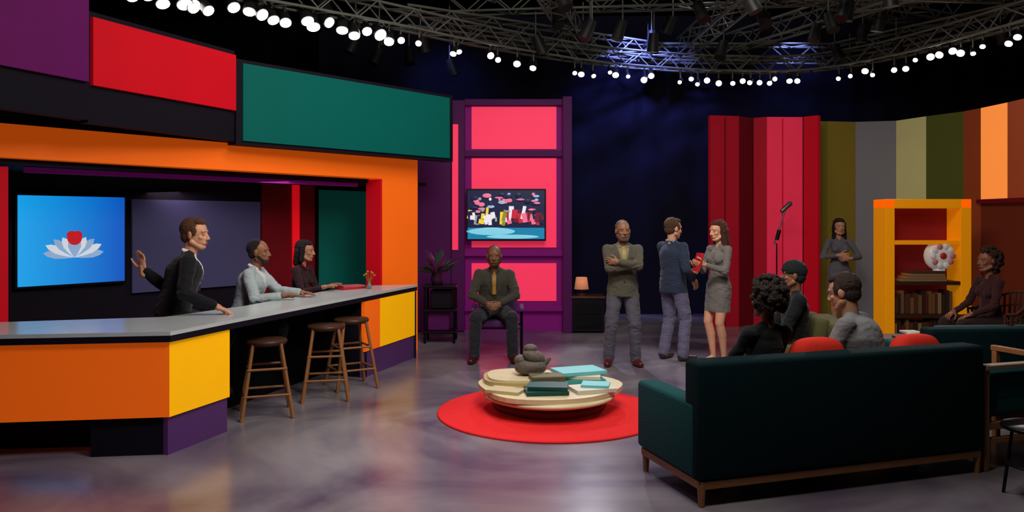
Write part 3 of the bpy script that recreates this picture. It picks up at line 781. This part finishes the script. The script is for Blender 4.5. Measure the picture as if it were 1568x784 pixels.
rad=math.radians
person('presenter_man',(-2.97,6.85,0),rad(-66),1.09,sit=.78,lean=.28,world=True,bulk=1.12,
       wristR=(-2.50,6.62,.97),wristL=(-3.28,6.96,1.26),poleR=(.6,-.8,-.8),poleL=(-.2,.5,-1),
       hR=(None,V((0,0,-1))),hL=(V((-.15,-.1,1)),V((.7,-.8,0))),curl=.2,
       ankR=(.14,.26,.24),ankL=(-.14,.26,.24),look=(rad(-26),-.05),skin=(206,150,118),hair='short',hairc=(88,56,32),top=(18,20,26),bottom=(20,22,28),shirt=(225,225,225),tie=(30,30,40))
person('panelist_man',(-2.76,8.08,0),rad(-88),1.02,sit=.62,lean=.24,world=True,bulk=1.12,
       wristR=(-2.30,7.82,.945),wristL=(-2.2,8.18,.945),poleR=(.3,-.9,-.5),poleL=(-.3,-.9,-.5),hR=(None,V((0,0,-1))),hL=(None,V((0,0,-1))),curl=.2,
       ankR=(.14,.3,.2),ankL=(-.14,.3,.2),look=(rad(-4),0),skin=(140,92,66),hair='crop',hairc=(34,26,22),beard=True,top=(160,174,176),bottom=(60,64,76),shirt=(200,205,208))
person('panelist_woman',(-2.50,9.06,0),rad(-105),.98,sit=.62,lean=.2,world=True,
       wristR=(-2.12,8.82,.945),wristL=(-2.08,9.04,.945),poleR=(.3,-.9,-.5),poleL=(-.3,-.9,-.5),hR=(None,V((0,0,-1))),hL=(None,V((0,0,-1))),curl=.2,
       ankR=(.1,.3,.2),ankL=(-.1,.3,.2),look=(rad(10),-.05),skin=(178,124,98),hair='bob',hairc=(30,18,18),top=(48,24,30),bottom=(30,20,30),female=True,collar=True,tie=(120,20,30),jacket=False)
def pstool(loc,h):
    b=MB(); b.lathe([(.0,h-.07),(.18,h-.07),(.2,h-.03),(.19,h),(.0,h)],(0,0,0),metal); b.cyl((0,0,.03),(0,0,h-.06),.03,.025,metal); b.lathe([(.0,0),(.22,0),(.22,.02),(.04,.04),(.0,.04)],(0,0,0),metal)
    b.lathe([(.15,.2),(.165,.2),(.165,.215),(.15,.215)],(0,0,0),metal); b.cyl((-.15,0,.208),(.15,0,.208),.008,.008,metal,n=6); b.finish('presenter_stool',loc,0)
pstool((-3.03,6.86,0),.77); pstool((-2.80,8.10,0),.61); pstool((-2.54,9.08,0),.61)

person('seated_man',(-.22,9.83,0),rad(180),1.05,sit=.47,lean=.12,bulk=1.05,
       wristR=(.07,.34,.66),wristL=(-.07,.34,.66),poleR=(1,-.3,-.3),poleL=(-1,-.3,-.3),hR=(V((-.6,.6,-.3)),V((-.5,-.5,-.5))),hL=(V((.6,.6,-.3)),V((.5,-.5,-.5))),curl=.5,
       ankR=(.22,.44,.085),ankL=(-.22,.40,.085),look=(0,-.05),skin=(120,80,54),hair='bald',hairc=(60,42,30),beard=True,top=(58,58,48),bottom=(34,36,44),shoe=(60,20,24),shirt=(50,46,38),tie=(150,115,46))
person('host_man',(1.30,9.2,0),rad(180),.985,wristR=(-.07,.215,1.19),wristL=(.09,.25,1.24),poleR=(1,.25,-.6),poleL=(-1,.25,-.6),spread=.3,bulk=1.05,
       hR=(V((-1,-.1,.15)),V((0,-1,0))),hL=(V((1,-.25,.1)),V((0,-1,0))),curl=.4,ankR=(.17,.0,.085),ankL=(-.15,.02,.085),look=(rad(6),0),
       skin=(136,94,68),hair='crop',hairc=(92,76,62),beard=True,top=(78,76,64),bottom=(82,80,92),shoe=(80,26,28),shirt=(120,114,90),tie=(160,136,76))
person('standing_man',(1.96,9.55,0),rad(-58),1.0,wristR=(.20,.14,.98),wristL=(-.12,.34,1.08),hR=(V((0,.5,-.8)),V((-1,0,0))),hL=(None,V((.3,0,-1))),spread=.5,bulk=1.08,
       ankR=(.14,.03,.085),ankL=(-.12,-.04,.085),look=(rad(-10),-.12),skin=(196,144,114),hair='short',hairc=(78,52,34),top=(40,50,70),bottom=(98,96,122),shoe=(50,40,44),shirt=(130,140,160))
person('standing_woman',(2.46,9.33,0),rad(118),.985,wristR=(.07,.27,1.16),wristL=(-.09,.30,1.2),hR=(V((-.4,.8,.2)),V((-.3,0,1))),hL=(V((.4,.8,.1)),V((.5,-.3,.5))),curl=.45,
       ankR=(.07,.02,.085),ankL=(-.07,-.02,.085),look=(rad(-4),-.12),skin=(214,158,126),hair='long',hairc=(80,42,30),top=(112,108,104),bottom=(112,108,104),shoe=(190,150,130),dress=(0,.62,.165),legs='bare',female=True)
b=MB(); b.box((0,0,0),(.012,.16,.22),M('folder_red',(180,30,40),.5),bevel=.002,rot=Euler((0,.3,.3))); b.finish('clipboard',(2.17,9.14,1.21))
person('spectator_woman',(5.03,12.05,0),rad(176),1.0,wristR=(.05,.2,1.17),wristL=(-.07,.22,1.12),poleR=(1,-.2,-.6),poleL=(-1,-.2,-.6),hR=(V((-1,.2,0)),V((0,-1,0))),hL=(V((1,.2,0)),V((0,-1,0))),spread=.4,
       ankR=(.07,0,.085),ankL=(-.07,0,.085),look=(0,0),skin=(186,136,106),hair='long',hairc=(28,20,20),top=(92,94,102),bottom=(100,104,110),shoe=(40,30,30),dress=(0,.56,.19),legs='bare',female=True)
p=SP(.77,.44)
person('sofa_woman',(p[0],p[1],0),ang+rad(2),.98,sit=.43,lean=-.02,wristR=(.12,.36,.62),wristL=(-.2,.34,.62),hR=(None,V((0,0,-1))),hL=(None,V((0,0,-1))),
       look=(rad(6),0),skin=(130,84,60),hair='afro',hairc=(38,25,21),top=(14,14,18),bottom=(30,30,40),female=True,jacket=False)
p=SP(1.66,.44)
person('sofa_man',(p[0],p[1],0),ang+rad(34),1.04,sit=.43,lean=.32,wristR=(.10,.50,.66),wristL=(-.12,.48,.62),hR=(None,V((0,0,-1))),hL=(None,V((0,0,-1))),bulk=1.22,
       look=(rad(-4),-.25),skin=(190,140,108),hair='short',hairc=(50,32,26),top=(114,116,120),bottom=(50,54,66),jacket=False)
person('armchair_guest',(2.66,7.38,0),rad(82),1.0,sit=.43,lean=0,wristR=(.15,.34,.6),wristL=(-.15,.34,.6),hR=(None,V((0,0,-1))),hL=(None,V((0,0,-1))),
       look=(rad(-6),0),skin=(140,96,70),hair='cap',hairc=(18,34,34),top=(18,24,26),bottom=(60,50,40),jacket=False)
person('wicker_chair_woman',(5.48,8.97,0),rad(96),1.03,sit=.46,lean=.05,wristR=(.14,.34,.62),wristL=(-.14,.34,.62),hR=(None,V((0,0,-1))),hL=(None,V((0,0,-1))),
       look=(rad(0),0),skin=(140,88,66),hair='bigcurly',hairc=(60,34,24),top=(60,30,30),bottom=(50,30,30),female=True,jacket=False)
if bpy.data.scenes.get('tmpscene'): bpy.data.scenes.remove(bpy.data.scenes['tmpscene'])

# ================================================================= LIGHTS
G=.50
def area(name,loc,tgt,sx_,sy_,e,col=(1,1,1)):
    l=bpy.data.lights.new(name,'AREA'); l.shape='RECTANGLE'; l.size=sx_; l.size_y=sy_; l.energy=e*G; l.color=col
    o=bpy.data.objects.new(name,l); COL.objects.link(o); o.location=loc; o.rotation_euler=(V(tgt)-V(loc)).to_track_quat('-Z','Y').to_euler(); return o
def spot(name,loc,tgt,e,col=(1,1,1),ang_=50,blend=.6,r=.08):
    l=bpy.data.lights.new(name,'SPOT'); l.energy=e; l.color=col; l.spot_size=rad(ang_); l.spot_blend=blend; l.shadow_soft_size=r
    o=bpy.data.objects.new(name,l); COL.objects.link(o); o.location=loc; o.rotation_euler=(V(tgt)-V(loc)).to_track_quat('-Z','Y').to_euler(); return o
area('key_fill',(.6,5.6,5.3),(.6,7.2,0),2.4,1.2,105,(1,.97,.95))  # key and washes are added area lights, out of view overhead
area('left_wash',(.8,3.6,4.4),(-3.0,8.2,1.4),1.6,1.2,280,(1,.90,.80))
area('right_wash',(1.5,5.5,5.2),(4.2,11.8,1.7),1.8,1.2,215,(1,.88,.80))
area('centre_wash',(-.2,6.2,5.3),(.1,11.5,1.5),1.5,1.0,105,(1,.88,.92))
area('alcove_strip',(-3.1,8.9,2.1),(-2.9,8.9,0),.3,2.2,18,(1,.8,.9))
spot('blue_haze_fill',(1.9,12.2,5.0),(2.4,14.2,3.2),800,(.20,.24,1),85,1.0)  # blue spots added to wash the drape in place of haze
spot('blue_haze_fill',(4.6,13.0,4.9),(5.2,14.2,3.9),110,(.25,.3,1),85,1.0)
spot('blue_haze_fill',(-1.4,12.8,4.9),(-1.2,14.2,3.8),80,(.25,.3,1),80,1.0)
spot('rim_spot',(-1.5,10.1,3.95),(-.6,6.6,0),260,(.88,.78,1),46,.8)
spot('rim_spot',(1.2,12.2,3.95),(1.0,8.6,0),400,(.90,.84,1),50,.7)
spot('rim_spot',(5.8,11.6,3.95),(2.6,8.0,.5),300,(1,.9,.85),55,.7)
spot('pool_spot',(-.8,5.2,5.0),(-.7,5.9,0),250,(1,1,.95),32,1.0)
spot('counter_spot',(-.5,5.0,5.0),(-2.5,7.8,1.0),200,(1,.95,.9),26,.8)
spot('host_spot',(1.2,5.5,5.2),(1.7,9.3,1.2),190,(1,.93,.86),26,.8)
spot('violet_spot',(-2.9,8.9,4.0),(-1.2,6.2,0),190,(.65,.35,1),55,.8)
spot('violet_spot',(-.6,2.0,5.2),(-2.6,4.6,0),130,(.7,.4,1),36,1.0)
spot('red_spot',(0.5,5.5,4.9),(-1.5,4.4,0),55,(1,.3,.3),35,.9)
for x,yy in ((0,9.5),(4,9.5),(3,12)):  # unseen point lights added only to make the truss visible
    l=bpy.data.lights.new('truss_fill','POINT'); l.energy=12; l.color=(.9,.95,.85); l.shadow_soft_size=.1
    o=bpy.data.objects.new('truss_fill',l); COL.objects.link(o); o.location=(x,yy,5.5)
w=bpy.data.worlds.new('studio_world'); sc.world=w; w.use_nodes=True
w.node_tree.nodes['Background'].inputs[0].default_value=(.3,.3,.45,1); w.node_tree.nodes['Background'].inputs[1].default_value=.03

cam=bpy.data.cameras.new('camera'); co=bpy.data.objects.new('camera',cam); COL.objects.link(co)
co.location=(0,0,1.7); co.rotation_euler=(math.pi/2,0,0); cam.sensor_width=36; cam.lens=27.55; cam.shift_y=-.035; cam.clip_start=.05
sc.camera=co
